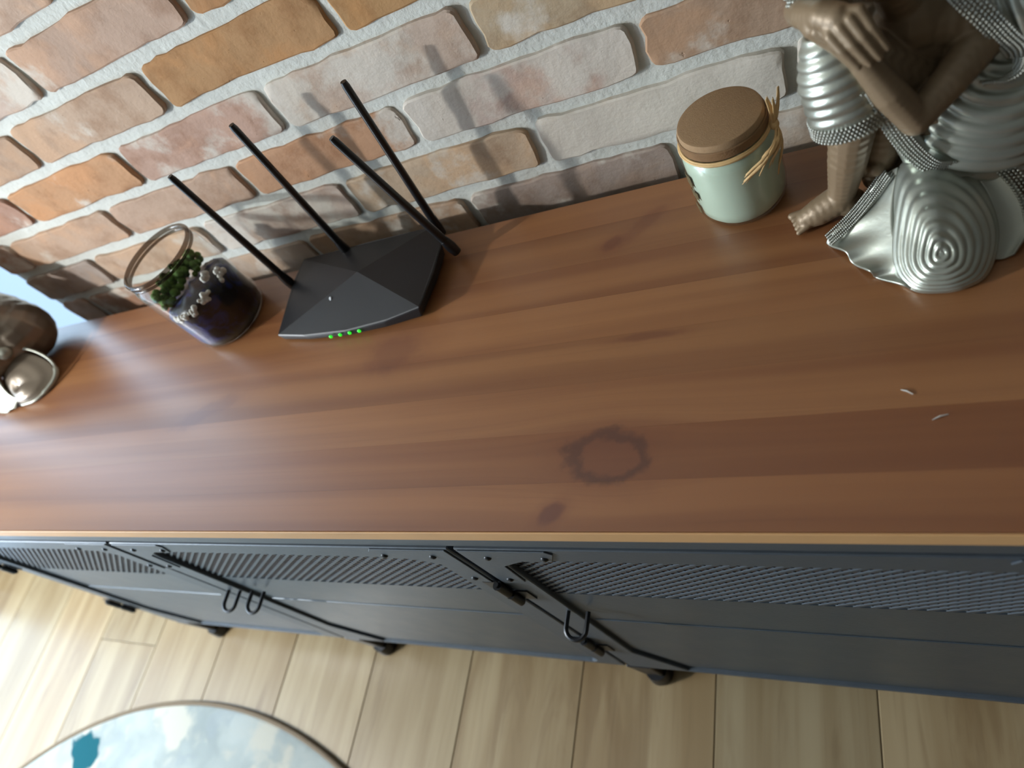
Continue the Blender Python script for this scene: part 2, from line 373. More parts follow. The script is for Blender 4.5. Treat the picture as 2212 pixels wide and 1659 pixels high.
# left wall with the balcony door (y -2.2 .. -0.33) and a window beside it (y 0.06 .. 0.85)
D0, D1, W0, W1 = -2.20, -0.33, 0.05, 0.86
wl = MB()
wl.box((XW - 0.2, YF - 0.1, ZF), (XW, D0, ZC)); wl.box((XW - 0.2, D1, ZF), (XW, W0, ZC)); wl.box((XW - 0.2, W1, ZF), (XW, YB + 0.1, ZC))
wl.box((XW - 0.2, D0, 1.05), (XW, D1, ZC)); wl.box((XW - 0.2, W0, 1.60), (XW, W1, ZC))
struct('wall_left', wl, M_plaster)
def window(name, y0, y1, z0, z1, pane_m, mull, transom=None):
    fr = MB(); x0, x1 = XW - 0.13, XW - 0.07; fw = 0.06
    fr.box((x0, y0, z0), (x1, y0 + fw, z1)); fr.box((x0, y1 - fw, z0), (x1, y1, z1)); fr.box((x0, y0 + fw, z0), (x1, y1 - fw, z0 + fw)); fr.box((x0, y0 + fw, z1 - fw), (x1, y1 - fw, z1))
    if transom: fr.box((x0, y0 + fw, transom - fw / 2), (x1, y1 - fw, transom + fw / 2))
    ys = [y0 + fw] + [m for m in mull] + [y1 - fw]
    for m in mull: fr.box((x0, m - fw / 2, z0 + fw), (x1, m + fw / 2, z1 - fw))
    o = struct(name, fr, M_frame)
    for i in range(len(ys) - 1):
        a = ys[i] + (fw / 2 if i > 0 else 0); b = ys[i + 1] - (fw / 2 if i < len(ys) - 2 else 0)
        if transom:
            obj('pane', MB().box((x0 + 0.028, a, z0 + fw), (x0 + 0.032, b, transom - fw / 2)), M_frost, o); obj('pane', MB().box((x0 + 0.028, a, transom + fw / 2), (x0 + 0.032, b, z1 - fw)), pane_m, o)
        else: obj('pane', MB().box((x0 + 0.028, a, z0 + fw), (x0 + 0.032, b, z1 - fw)), pane_m, o)
    return o
window('window_1', D0, D1, ZF, 1.05, M_pane, [-1.27])
window('window_2', W0, W1, ZF, 1.60, M_pane, [], 0.10)

# brick wall: a mortar slab that carries every brick as a piece of its own
wall = struct('wall_back', MB().box((XE - 0.004, GAP + 0.0055, ZF), (XR, 0.17, ZC)), M_mortar)   # stands 3 cm behind the sideboard
WS = 1.0504; PIT = 0.0699 * WS; ZB0 = 0.2497; HB = 0.0548 * WS; LB = 0.2470 * WS; PX = 0.2585 * WS; XO = 0.0141
def brick(cx, z0, length, col, wash, seed):
    rnd = random.Random(seed); nx, nz = 13, 5
    zc = z0 + HB / 2; hx = length / 2; hz = HB / 2 * rnd.uniform(0.96, 1.03)
    tilt = rnd.uniform(-0.006, 0.006); yo = rnd.uniform(-0.0012, 0.0012); cr = 0.010
    P = []
    def outline(u, v, grow=0.0):
        x = u * hx; z = v * hz
        # rounded corners
        ax, az = abs(x), abs(z)
        if ax > hx - cr and az > hz - cr:
            dx, dz = ax - (hx - cr), az - (hz - cr); L = max(dx, dz); q = math.hypot(dx, dz)
            if q > 1e-9:
                dx, dz = dx / q * L, dz / q * L
            ax, az = hx - cr + dx, hz - cr + dz
            x = math.copysign(ax, x); z = math.copysign(az, z)
        e = max(abs(u), abs(v))
        jx = mnoise.noise((cx * 7 + x * 9, z0 * 13 + z * 60, seed * 0.37)) * 0.0035; jz = mnoise.noise((cx * 5 + x * 32, z0 * 11 + z * 9 + 7, seed * 0.37)) * 0.0034
        jx += mnoise.noise((cx * 3 + x * 30, z0 * 17 + z * 170, seed * 0.71)) * 0.0016; jz += mnoise.noise((cx * 9 + x * 95, z0 * 5 + z * 30, seed * 0.53)) * 0.0020
        x += jx * e + math.copysign(grow, x) * (abs(u) >= 0.999); z += jz * e + x * tilt + math.copysign(grow, z) * (abs(v) >= 0.999)
        return x, z
    us = [-1, -0.985, -0.93, -0.84, -0.72, -0.60, -0.46, -0.32, -0.16, 0, 0.16, 0.32, 0.46, 0.60, 0.72, 0.84, 0.93, 0.985, 1]; vs2 = [-1, -0.93, -0.72, -0.25, 0.25, 0.72, 0.93, 1]
    V = []; F = []
    for v in vs2:
        for u in us:
            x, z = outline(u, v)
            y = GAP + yo + mnoise.noise((cx + x * 18 + 3, z0 * 9 + z * 30, seed)) * 0.0024 + mnoise.noise((cx + x * 55, z * 80, seed + 5)) * 0.0010
            if abs(u) >= 0.999 or abs(v) >= 0.999: y += 0.0016
            V.append((cx + x, y, zc + z))
    n = len(us); m = len(vs2)
    for j in range(m - 1):
        for i in range(n - 1): F.append((j * n + i, j * n + i + 1, (j + 1) * n + i + 1, (j + 1) * n + i))
    per = [i for i in range(n)] + [j * n + n - 1 for j in range(1, m)] + [(m - 1) * n + i for i in range(n - 2, -1, -1)] + [j * n for j in range(m - 2, 0, -1)]
    o = len(V)
    for i in per: x, y, z = V[i]; V.append((x, GAP + 0.012, z))
    for a in range(len(per)):
        b = (a + 1) % len(per); F.append((per[b], per[a], o + a, o + b))
    mb = MB().add(V, F)
    obj('brick', mb, M_brick, wall, smooth='auto', color=lin(tuple(0.70 * q + 0.30 * (sum(col) / 3) + 5 for q in col)) + (wash,))
PAL = [(178, 146, 120), (186, 152, 128), (182, 132, 88), (172, 138, 104), (180, 140, 118), (176, 154, 132), (168, 124, 98), (184, 162, 142)]
# (row, index) -> colour, lime wash ; rows counted from the row above the mortar line ZB0, index counted from the joint left of the brick
KNOWN = {
    (1, -1): ((186, 158, 140), 0.3), (1, 0): ((182, 146, 122), 0.15), (1, 1): ((180, 126, 76), 0.05), (1, -2): ((176, 146, 124), 0.2),
    (0, -2): ((170, 138, 112), 0.15), (0, -1): ((184, 150, 122), 0.15), (0, 0): ((178, 126, 74), 0.1), (0, 1): ((180, 128, 72), 0.05), (0, 2): ((176, 140, 100), 0.2),
    (-1, -2): ((166, 122, 100), 0.1), (-1, -1): ((190, 134, 88), 0.35), (-1, 0): ((182, 140, 118), 0.45), (-1, 1): ((186, 160, 140), 0.5), (-1, 2): ((178, 152, 116), 0.15), (-1, 3): ((170, 136, 104), 0.1),
    (-2, -2): ((182, 146, 118), 0.15), (-2, -1): ((182, 146, 120), 0.2), (-2, 0): ((188, 134, 94), 0.3), (-2, 1): ((184, 158, 146), 0.75), (-2, 2): ((172, 136, 106), 0.15), (-2, 3): ((168, 138, 112), 0.1),
    (-3, -2): ((158, 140, 128), 0.2), (-3, -1): ((184, 152, 124), 0.2), (-3, 0): ((182, 158, 142), 0.6), (-3, 1): ((184, 154, 122), 0.35), (-3, 2): ((182, 170, 152), 0.8), (-3, 3): ((178, 166, 150), 0.6),
    (-4, -1): ((170, 146, 124), 0.3), (-4, 0): ((178, 142, 110), 0.3), (-4, 1): ((160, 138, 124), 0.3), (-4, 2): ((184, 168, 150), 0.5), (-4, 3): ((176, 164, 148), 0.5)}
for row in range(-13, 7):
    z0 = ZB0 + row * PIT + (PIT - HB) / 2
    for i in range(-5, 8):
        jx = (XO if row % 2 else XO - 0.121 * WS) + i * PX + (-PX if row % 2 else 0)
        a = jx + (PX - LB) / 2; b = jx + PX - (PX - LB) / 2
        a = max(a, XE); b = min(b, 1.80)
        if b - a < 0.05 or (row < -6 and b < 0.75): continue      # nothing can be seen of the wall behind the sideboard
        r = random.Random(row * 101 + i)
        col, wash = KNOWN.get((row, i), (PAL[r.randrange(len(PAL))], r.choice([0.0, 0.1, 0.2, 0.4])))
        brick((a + b) / 2, z0, b - a + r.uniform(-0.003, 0.002), col, wash, row * 37 + i * 5 + 400)

# ------------------------------------------------------------------ round rug
RC = (-0.755, -1.555); RR = 1.010
rug = thing('round_rug', (RC[0], RC[1], ZF), 'large round pale blue-grey rug with cream and teal blotches on the oak floor', 'rug')
obj('pile', MB().lathe([(RR - 0.006, 0.0015), (RR - 0.004, 0.008), (RR - 0.012, 0.012), (RR * 0.6, 0.012), (0.01, 0.012)], (RC[0], RC[1], ZF), 160), M_rug, rug, smooth='auto')
obj('binding', MB().ring((RC[0], RC[1], ZF + 0.0065), RR - 0.001, 0.006, 'z', 200, 8), M_rugedge, rug, smooth=True)

# ------------------------------------------------------------------ sideboard
XL, XRr, YD = -0.885, 0.785, -0.40
side = thing('sideboard', (0, -0.2, ZF), 'long slate-grey metal sideboard with mesh doors and a reddish-brown pine top', 'sideboard')
seams = [-0.004, -0.047, -0.098, -0.149, -0.200, -0.2515, -0.303, -0.354, -0.3992]
tones = [1.10, 1.0, 1.06, 1.10, 1.0, 1.10, 1.0, 0.98]
for i in range(8):
    y1, y0 = seams[i], seams[i + 1]; v = tones[i]
    obj('tabletop_board', MB().box((XL, y0 + 0.00003, -0.019), (XRr, y1 - 0.00003, 0.0)), M_table, side, color=(v, v * (0.99 if i < 6 else 0.90), v * (0.96 if i < 6 else 0.80), 1))
tag(obj('edge_strip', MB().box((XL, YD - 0.0012, -0.0188), (XRr, seams[-1] - 0.0001, -0.0006)), M_edge, side, bevel=0.0005, segs=1), 'pale pine front edge of the top')
car = MB()
ZBt = -0.578
car.box((XL + 0.004, -0.385, ZBt), (XL + 0.022, -0.008, -0.0195)); car.box((XRr - 0.022, -0.385, ZBt), (XRr - 0.004, -0.008, -0.0195))
car.box((XL + 0.022, -0.016, ZBt), (XRr - 0.022, -0.008, -0.0195)); car.box((XL + 0.022, -0.385, ZBt), (XRr - 0.022, -0.016, ZBt + 0.016))
obj('carcass', car, M_slate, side)
obj('top_rail', MB().box((XL + 0.002, -0.397, -0.0485), (XRr - 0.002, -0.360, -0.0195)), M_slate, side, bevel=0.002)
for xd in (-0.370, 0.205):
    obj('partition', MB().box((xd - 0.008, -0.380, ZBt + 0.016), (xd + 0.008, -0.0165, -0.0495)), M_dark, side)
for x0, x1 in ((XL + 0.0225, -0.3785), (-0.3615, 0.1965), (0.2135, XRr - 0.0225)):
    obj('shelf', MB().box((x0, -0.365, -0.235), (x1, -0.017, -0.219)), M_brownint, side)

def rrect(x0, x1, z0, z1, r, ch=None, n=6):
    """opening outline, counter-clockwise from the lower left; rounded upper corners, cut or rounded lower corners"""
    P = []
    if ch: P += [(x0, z0 + ch[1]), (x0 + ch[0], z0), (x1 - 0.012, z0), (x1, z0 + 0.012)]
    else:
        for k in range(n + 1): a = PI + PI / 2 * k / n; P.append((x0 + r + r * math.cos(a), z0 + r + r * math.sin(a)))
        for k in range(n + 1): a = -PI / 2 + PI / 2 * k / n; P.append((x1 - r + r * math.cos(a), z0 + r + r * math.sin(a)))
    for k in range(n + 1): a = PI / 2 * k / n; P.append((x1 - r + r * math.cos(a), z1 - r + r * math.sin(a)))
    for k in range(n + 1): a = PI / 2 + PI / 2 * k / n; P.append((x0 + r + r * math.cos(a), z1 - r + r * math.sin(a)))
    return P
def framed(outer, hole, y0, y1):
    """slab with an opening, front face at y0"""
    x0, x1, z0, z1 = outer; n = len(hole); cx = (x0 + x1) / 2; cz = (z0 + z1) / 2; O = []
    for (x, z) in hole:
        # project along the direction that keeps relative position on the rectangle
        dx, dz = x - cx, z - cz; s = 1 / max(abs(dx) / ((x1 - x0) / 2), abs(dz) / ((z1 - z0) / 2)); O.append((cx + dx * s, cz + dz * s))
    # make sure the four corners exist
    for (qx, qz) in ((x0, z0), (x1, z0), (x1, z1), (x0, z1)):
        i = min(range(n), key=lambda j: (O[j][0] - qx) ** 2 + (O[j][1] - qz) ** 2); O[i] = (qx, qz)
    V = [(x, y0, z) for x, z in hole] + [(x, y0, z) for x, z in O] + [(x, y1, z) for x, z in hole] + [(x, y1, z) for x, z in O]; F = []
    for i in range(n):
        j = (i + 1) % n
        F += [(i, n + i, n + j, j), (2 * n + j, 3 * n + j, 3 * n + i, 2 * n + i), (n + i, 3 * n + i, 3 * n + j, n + j), (j, 2 * n + j, 2 * n + i, i)]
    return MB().add(V, F)
def lattice(x0, x1, z0, z1, y):
    mb = MB(); p = 0.0150; s = 0.74     # slope of the strands
    def strand(sgn, yy, wd, th):
        k = -60
        while k < 120:
            # x = xs + t, z = z0 + sgn*s*t
            xs = x0 + k * p; k += 1
            if sgn > 0: t0 = max(0, x0 - xs); t1 = min((z1 - z0) / s, x1 - xs)
            else: t0 = max(0, x0 - xs); t1 = min((z1 - z0) / s, x1 - xs)
            if t1 - t0 < 0.004: continue
            za, zb = (z0 + s * t0, z0 + s * t1) if sgn > 0 else (z1 - s * t0, z1 - s * t1)
            a = Vector((xs + t0, 0, za)); b = Vector((xs + t1, 0, zb)); d = (b - a).normalized(); q = Vector((-d.z, 0, d.x)) * wd
            V = []
            for yv in (yy, yy + th):
                for pt in (a - q, b - q, b + q, a + q): V.append((pt.x, yv, pt.z))
            mb.add(V, [(0, 1, 2, 3), (7, 6, 5, 4), (0, 4, 5, 1), (1, 5, 6, 2), (2, 6, 7, 3), (3, 7, 4, 0)])
    strand(1, y, 0.0017, 0.0016); strand(-1, y + 0.0010, 0.0010, 0.0008)
    return mb
def ring_pull(x, z, parent):
    # a U-shaped pull standing straight out of the door
    h = 0.0130; P = [(x - h, -0.3980, z), (x - h, -0.412, z)] + [(x - h * math.cos(PI * k / 10), -0.419 - 0.012 * math.sin(PI * k / 10), z - 0.002 * math.sin(PI * k / 10)) for k in range(11)] + [(x + h, -0.412, z), (x + h, -0.3980, z)]
    obj('handle', MB().tube(P, 0.0030, 8), M_black, parent, smooth='auto')
def hinge(x, z0, z1, parent):
    h = MB(); y = -0.404; L = (z1 - z0)
    h.tube([(x, y, z0), (x, y, z0 + L * 0.46)], 0.0055, 12); h.tube([(x, y, z0 + L * 0.54), (x, y, z1)], 0.0055, 12); h.tube([(x, y, z0 - 0.004), (x, y, z1 + 0.004)], 0.0032, 10)
    h.box((x - 0.020, -0.4005, z0 + L * 0.54), (x, -0.3985, z1)); h.box((x, -0.4005, z0), (x + 0.020, -0.3985, z0 + L * 0.46))
    obj('hinge', h, M_black, parent, smooth='auto')
DOORS = [(-0.879, -0.3735, -0.838, -0.415), (-0.3665, 0.2015, -0.325, 0.162), (0.2085, 0.779, 0.247, 0.738)]
for di, (x0, x1, h0, h1) in enumerate(DOORS):
    zt, zb = -0.0515, -0.580
    hole = rrect(h0, h1, -0.573, -0.083, 0.026, (0.055, 0.095))
    d = obj('door', framed((x0, x1, zb, zt), hole, -0.3985, -0.380), M_slate, side, bevel=0.0012, segs=1, fixn=True)
    tag(obj('mesh_panel', lattice(h0 - 0.004, h1 + 0.004, -0.215, -0.079, -0.3925), M_slate, d), kind='stuff')
    obj('mesh_backing', MB().box((h0 - 0.006, -0.3896, -0.2140), (h1 + 0.006, -0.3870, -0.0785)), M_brownint, d)
    lp = MB().box((h0 - 0.006, -0.3925, -0.575), (h1 + 0.006, -0.3885, -0.2145)); obj('lower_panel', lp, M_slate2, d)
    obj('panel_fold', MB().prism([(h0 + 0.006, -0.470), (h0 + 0.062, -0.566), (h1 - 0.018, -0.566), (h1 - 0.006, -0.554), (h1 - 0.006, -0.322), (h0 + 0.006, -0.322)], -0.3938, -0.3920), M_slate2, d, bevel=0.0012, fixn=True)
    # corner plates with two rivets at each upper corner
    for sgn, xc in ((1, x0 + 0.004), (-1, x1 - 0.004)):
        pl = [(xc, -0.0530), (xc + sgn * 0.098, -0.0530), (xc + sgn * 0.104, -0.060), (xc + sgn * 0.094, -0.0810), (xc + sgn * 0.060, -0.0815), (xc + sgn * 0.032, -0.098), (xc + sgn * 0.030, -0.150), (xc, -0.158)]
        obj('corner_plate', MB().prism(pl, -0.4002, -0.3986), M_slate, d, bevel=0.0006, segs=1, fixn=True)
        for xx, zz in ((0.026, -0.072), (0.090, -0.0715), (0.015, -0.142)):
            obj('rivet', MB().ball((xc + sgn * xx, -0.4000, zz), 0.0042, 10, 6, (1, 0.7, 1)), M_black, d, smooth=True)
    if di == 0: hinge(x0 - 0.001, -0.205, -0.150, d); hinge(x0 - 0.001, -0.470, -0.405, d)
    if di == 1: ring_pull(-0.345, -0.268, d); ring_pull(-0.289, -0.266, d); hinge(x1 + 0.0035, -0.215, -0.155, d); hinge(x1 + 0.0035, -0.470, -0.405, d)
    if di == 2: ring_pull(0.254, -0.268, d); hinge(x1 + 0.001, -0.205, -0.150, d); hinge(x1 + 0.001, -0.470, -0.405, d)
for xl in (-0.855, -0.352, 0.222, 0.755):
    for yl in (-0.384, -0.04):
        V = []
        for z, h in ((-0.5785, 0.020), (-0.664, 0.0135)):
            V += [(xl - h, yl - h * 0.8, z), (xl + h, yl - h * 0.8, z), (xl + h, yl + h * 0.8, z), (xl - h, yl + h * 0.8, z)]
        lg = obj('leg', MB().add(V, [(0, 1, 2, 3), (7, 6, 5, 4), (0, 4, 5, 1), (1, 5, 6, 2), (2, 6, 7, 3), (3, 7, 4, 0)]), M_black, side, bevel=0.002, fixn=True)
        obj('foot_cap', MB().lathe([(0.0205, -0.693), (0.0215, -0.689), (0.0185, -0.664)], (xl, yl, 0), 20), M_black, lg, smooth='auto')

# ------------------------------------------------------------------ router
rt = thing('wireless_router', (0.022, -0.072, 0), 'black faceted router with four upright antennas and green lights, against the brick wall', 'router')
top = [(-0.100, -0.133, 0.013), (-0.045, -0.1415, 0.0115), (0.022, -0.1455, 0.0115), (0.085, -0.1425, 0.014), (0.139, -0.135, 0.019), (0.146, -0.085, 0.021), (0.147, -0.043, 0.022), (0.128, -0.012, 0.026), (0.02, -0.011, 0.026), (-0.094, -0.012, 0.025), (-0.101, -0.048, 0.022)]
bot = []
for x, y, z in top:
    dx, dy = x - 0.022, y + 0.075; bot.append((x - dx * 0.05, y - dy * 0.05 - (0.004 if y < -0.13 else 0), 0.0035))
n = len(top); V = top + bot + [(0.040, -0.077, 0.040), (0.022, -0.075, 0.0035)]; F = []
fac = {0: [0, 1, 2, 3, 4]}
pk = 2 * n
F.append((0, 1, 2, 3, 4, pk)); F.append((4, 5, 6, pk)); F.append((6, 7, pk)); F.append((7, 8, 9, pk)); F.append((9, 10, 0, pk))
for i in range(n): j = (i + 1) % n; F.append((i, n + i, n + j, j)); F.append((n + j, n + i, pk + 1))
body = obj('housing', MB().add(V, F), M_router, rt, bevel=0.0022, segs=2, fixn=True)
for fx, fy in ((-0.07, -0.11), (0.11, -0.11), (0.11, -0.03), (-0.07, -0.03)):
    obj('rubber_foot', MB().lathe([(0.006, 0.0), (0.006, 0.0045)], (fx, fy, 0), 12), M_antenna, rt)
ANT = [((-0.1045, -0.050, 0.018), (-0.1065, -0.050, 0.226)), ((-0.0135, -0.0165, 0.020), (-0.0036, -0.0180, 0.2395)), ((0.163, -0.050, 0.014), (0.1306, -0.0540, 0.2064)), ((0.1345, -0.0150, 0.018), (0.1572, -0.0155, 0.2368))]
for (a, b) in ANT:
    a, b = Vector(a), Vector(b); d = b - a
    an = obj('antenna', MB().tube([a + d * 0.10, a + d * 0.14, a + d * 0.55, a + d * 0.975, b], [0.0050, 0.0052, 0.0046, 0.0043, 0.0034], 14), M_antenna, rt, smooth='auto')
    obj('antenna_joint', MB().tube([a - d * 0.02, a + d * 0.04, a + d * 0.105], [0.0060, 0.0068, 0.0056], 14), M_antenna, an, smooth='auto')
for i in range(4):
    x = -0.002 + 0.0153 * i; y = -0.1477 + 0.0004 * i
    obj('status_light', MB().ball((x, y, 0.0092), 0.0025, 12, 8, (1, 0.7, 1)), M_led, rt, smooth=True)
obj('logo_dot', MB().tube([(-0.0035, -0.1000, 0.0262), (-0.0045, -0.1022, 0.0292)], 0.0025, 14), M_grey, rt)

# ------------------------------------------------------------------ scented candle jar
cx, cy = 0.499, -0.0535
cd = thing('candle_jar', (cx, cy, 0), 'mint-white candle jar with cork lid and raffia bow, beside the large figurine', 'candle')
obj('wax', MB().lathe([(0.028, 0.003), (0.036, 0.0045), (0.0405, 0.011), (0.0417, 0.02), (0.0417, 0.072), (0.040, 0.0785), (0.0365, 0.082)], (cx, cy, 0), 64), M_wax, cd, smooth='auto')
obj('glass_body', MB().lathe([(0.029, 0.0005), (0.037, 0.002), (0.0418, 0.009), (0.0430, 0.02), (0.0430, 0.072), (0.0412, 0.080), (0.0378, 0.084), (0.0374, 0.088), (0.0392, 0.090), (0.0394, 0.094), (0.0378, 0.0955)], (cx, cy, 0), 64, True, False), M_glass, cd, smooth=True)
lid = obj('cork_lid', MB().lathe([(0.0330, 0.083), (0.0350, 0.0860), (0.0366, 0.0905), (0.0385, 0.0935), (0.0385, 0.1010), (0.0374, 0.1035), (0.0355, 0.1040)], (cx, cy, 0), 64), M_cork, cd, smooth='auto')
obj('lid_rim', MB().lathe([(0.0398, 0.0885), (0.0400, 0.0965), (0.0390, 0.0975)], (cx, cy, 0), 64, False, False), M_corkside, cd, smooth='auto')
rf = MB()
for dz, rr in ((0.0835, 0.0402), (0.0860, 0.0400), (0.0850, 0.0412)): rf.ring((cx, cy, dz), rr, 0.0013, 'z', 48, 6)
tw = obj('raffia_tie', rf, M_raffia, cd, smooth=True)
ka = math.radians(-10); kx, ky, kz = cx + 0.0445 * math.cos(ka), cy + 0.0445 * math.sin(ka), 0.086
kn = MB().ball((kx, ky, kz), 0.0042, 10, 8, (1, 1.3, 1.2)); obj('raffia_knot', kn, M_raffia, cd, smooth=True)
rnd = random.Random(4)
tu = Vector((-math.sin(ka), math.cos(ka), 0)); ou = Vector((math.cos(ka), math.sin(ka), 0)); zu = Vector((0, 0, 1)); K0 = Vector((kx, ky, kz))
def blade(p0, d1, d2, L, wd):
    pts = [K0 + d1 * (L * s) + d2 * (L * s * s) for s in (0, 0.25, 0.5, 0.75, 1.0)]
    side_ = d1.cross(ou).normalized(); P = []
    for i, p in enumerate(pts):
        ww = wd * (0.55 + 0.6 * math.sin(PI * min(1, 0.15 + i / 4.6))); P.append([tuple(p - side_ * ww), tuple(p + ou * ww * 0.5), tuple(p + side_ * ww)])
    return MB().grid(P)
for i in range(5):      # loops and ends standing up behind the knot
    d1 = (zu * 0.9 + tu * rnd.uniform(-0.1, 0.5) + ou * rnd.uniform(0.0, 0.35)).normalized()
    obj('raffia_strand', blade(K0, d1, -ou * 0.1, rnd.uniform(0.024, 0.034), 0.0034), M_raffia, cd, smooth=True, solid=0.0006)
for i in range(13):      # strands sweeping round the front of the jar and falling
    al = math.radians(rnd.uniform(14, 68)); hh = rnd.uniform(0.012, 0.036) * (1.25 if al < 0.5 else 0.8); wd = rnd.uniform(0.0020, 0.0034); bl = rnd.uniform(0.002, 0.007); P = []
    for q in range(8):
        u = q / 7; a = ka - al * u; rr = 0.0448 + bl * math.sin(PI * min(1, u * 1.1)); c = Vector((cx + rr * math.cos(a), cy + rr * math.sin(a), kz - hh * u ** 1.4))
        ww = wd * (0.5 + 0.6 * math.sin(PI * (0.12 + 0.8 * u))); o = Vector((math.cos(a), math.sin(a), 0)); sdv = (zu * 0.8 + Vector((math.sin(a), -math.cos(a), 0)) * -0.5).normalized()
        P.append([tuple(c - sdv * ww), tuple(c + o * ww * 0.5), tuple(c + sdv * ww)])
    obj('raffia_strand', MB().grid(P), M_raffia, cd, smooth=True, solid=0.0006)
for a0, z0, zz1 in ((200, 0.064, 0.050), (204, 0.045, 0.035), (198, 0.024, 0.014)):
    P = []
    for j in range(5):
        a = math.radians(a0 + j * 4); P.append([(cx + 0.0434 * math.cos(a), cy + 0.0434 * math.sin(a), z0), (cx + 0.0434 * math.cos(a), cy + 0.0434 * math.sin(a), zz1 + 0.002 * math.sin(j * 2.3))])
    obj('side_print', MB().grid(P), M_wick, cd, solid=0.0003)

# ------------------------------------------------------------------ terrarium jar
jx, jy = -0.228, -0.072
tj = thing('terrarium_jar', (jx, jy, 0), 'open glass jar with dark blue stones, moss and white lichen, left of the router', 'jar')
obj('glass_body', MB().lathe([(0.045, 0.0005), (0.053, 0.002), (0.0580, 0.009), (0.0590, 0.02), (0.0590, 0.112), (0.0575, 0.124), (0.0535, 0.131), (0.0530, 0.137)], (jx, jy, 0), 64, True, False), M_glass, tj, smooth=True)
obj('rim', MB().ring((jx, jy, 0.140), 0.0535, 0.0032, 'z', 64, 10).ring((jx, jy, 0.1335), 0.0538, 0.0022, 'z', 64, 8), mat_thin_glass('rim_glass', (0.44, 0.40, 0.36), 0.08), tj, smooth=True)
V = []; F = []; nn = 56; prof = [(0.045, 0.003), (0.0535, 0.006), (0.0560, 0.015), (0.0563, 0.03), (0.0563, 0.045), (0.0563, 0.060), (0.0560, 0.070), (0.050, 0.076), (0.035, 0.079), (0.018, 0.080), (0.004, 0.080)]
mb = MB(); P = []
for r, z in prof:
    row = []
    for k in range(nn):
        a = 2 * PI * k / nn; q = mnoise.noise((math.cos(a) * 6 * r / 0.05, math.sin(a) * 6 * r / 0.05, z * 90))
        hz = z + (0.010 * math.sin(a + 2.0) * (z / 0.09) if z > 0.05 else 0) + (0.004 * q if z > 0.065 else 0)
        rr = r * (1 - 0.03 * max(0, q)) ; row.append((jx + rr * math.cos(a), jy + rr * math.sin(a), hz))
    P.append(row)
mb.grid(P, True); tag(obj('stone_fill', mb, M_stones, tj, smooth=True), kind='stuff')
mo = MB(); rnd = random.Random(12)
for i in range(90):
    a = rnd.uniform(math.radians(95), math.radians(228)); r = 0.053 * math.sqrt(rnd.uniform(0.10, 1)); r = min(r, 0.049)
    mo.ball((jx + r * math.cos(a), jy + r * math.sin(a), 0.080 + rnd.uniform(0, 0.020)), rnd.uniform(0.0035, 0.0068), 7, 5)
tag(obj('moss', mo, M_moss, tj, smooth=True), kind='stuff')
def sprig(c, seed, R=0.013):
    rn = random.Random(seed); m = MB(); c = Vector(c); out = Vector((c.x - jx, c.y - jy, 0)).normalized(); tn = Vector((-out.y, out.x, 0))
    for i in range(17):
        a = rn.uniform(0, 2 * PI); r = R * rn.uniform(0.1, 1); p = c + tn * (r * math.cos(a)) + zu * (r * 0.7 * math.sin(a)) ; rad = math.hypot(p.x - jx, p.y - jy); p = Vector((jx + (p.x - jx) / rad * 0.0555, jy + (p.y - jy) / rad * 0.0555, p.z))
        m.ball(p, rn.uniform(0.0024, 0.0044), 7, 5)
    return m
SP = [((-0.176, -0.083, 0.098), 3, 0.006), ((-0.173, -0.066, 0.080), 5, 0.012), ((-0.183, -0.104, 0.080), 7, 0.011), ((-0.203, -0.119, 0.076), 9, 0.013), ((-0.226, -0.126, 0.073), 11, 0.010)]
for c, sd, R in SP: obj('lichen_sprig', sprig(c, sd, R), M_lichen, tj, smooth=True)
obj('cord', MB().tube([(jx - 0.0560, jy - 0.022, 0.138), (jx - 0.0635, jy - 0.024, 0.128), (jx - 0.066, jy - 0.027, 0.108), (jx - 0.063, jy - 0.030, 0.092)], [0.0014, 0.0016, 0.0016, 0.0020], 8), M_cord, tj, smooth=True)

# ------------------------------------------------------------------ figurines
def capsule_body(name, chains, voxel, mat, parent, smooth_it=4):
    """one continuous body: tapered capsules swallowed by a voxel remesh and smoothed"""
    m = MB()
    for ch in chains:
        for i in range(len(ch) - 1):
            a, ra = Vector(ch[i][:3]), ch[i][3]; b, rb = Vector(ch[i + 1][:3]), ch[i + 1][3]
            L = (b - a).length; st = max(2, int(L / (min(ra, rb) * 0.45)))
            for s in range(st + 1): t = s / st; m.ball(a.lerp(b, t), ra + (rb - ra) * t, 14, 9)
        if len(ch) == 1: c = ch[0]; m.ball(c[:3], c[3], 18, 12, c[4] if len(c) > 4 else (1, 1, 1))
    o = obj(name, m, mat, parent)
    r = o.modifiers.new('r', 'REMESH'); r.mode = 'VOXEL'; r.voxel_size = voxel; r.use_smooth_shade = True
    s = o.modifiers.new('s', 'SMOOTH'); s.iterations = smooth_it; s.factor = 0.5
    dg = bpy.context.evaluated_depsgraph_get(); me = bpy.data.meshes.new_from_object(o.evaluated_get(dg)); o.modifiers.clear(); old = o.data; o.data = me; bpy.data.meshes.remove(old); me.name = name
    for p in me.polygons: p.use_smooth = True
    if not me.materials: me.materials.append(mat)
    return o
def catmull(P, n, closed=False):
    P = [Vector(p) for p in P]; N = len(P); out = []; segs = N if closed else N - 1
    for k in range(n):
        u = segs * k / (n if closed else (n - 1)); i = min(int(u), segs - 1); t = u - i
        if closed: a, b, c, d = P[(i - 1) % N], P[i], P[(i + 1) % N], P[(i + 2) % N]
        else: a, b, c, d = P[max(i - 1, 0)], P[i], P[i + 1], P[min(i + 2, N - 1)]
        out.append(0.5 * ((2 * b) + (c - a) * t + (2 * a - 5 * b + 4 * c - d) * t * t + (3 * b - a - 3 * c + d) * t ** 3))
    return out
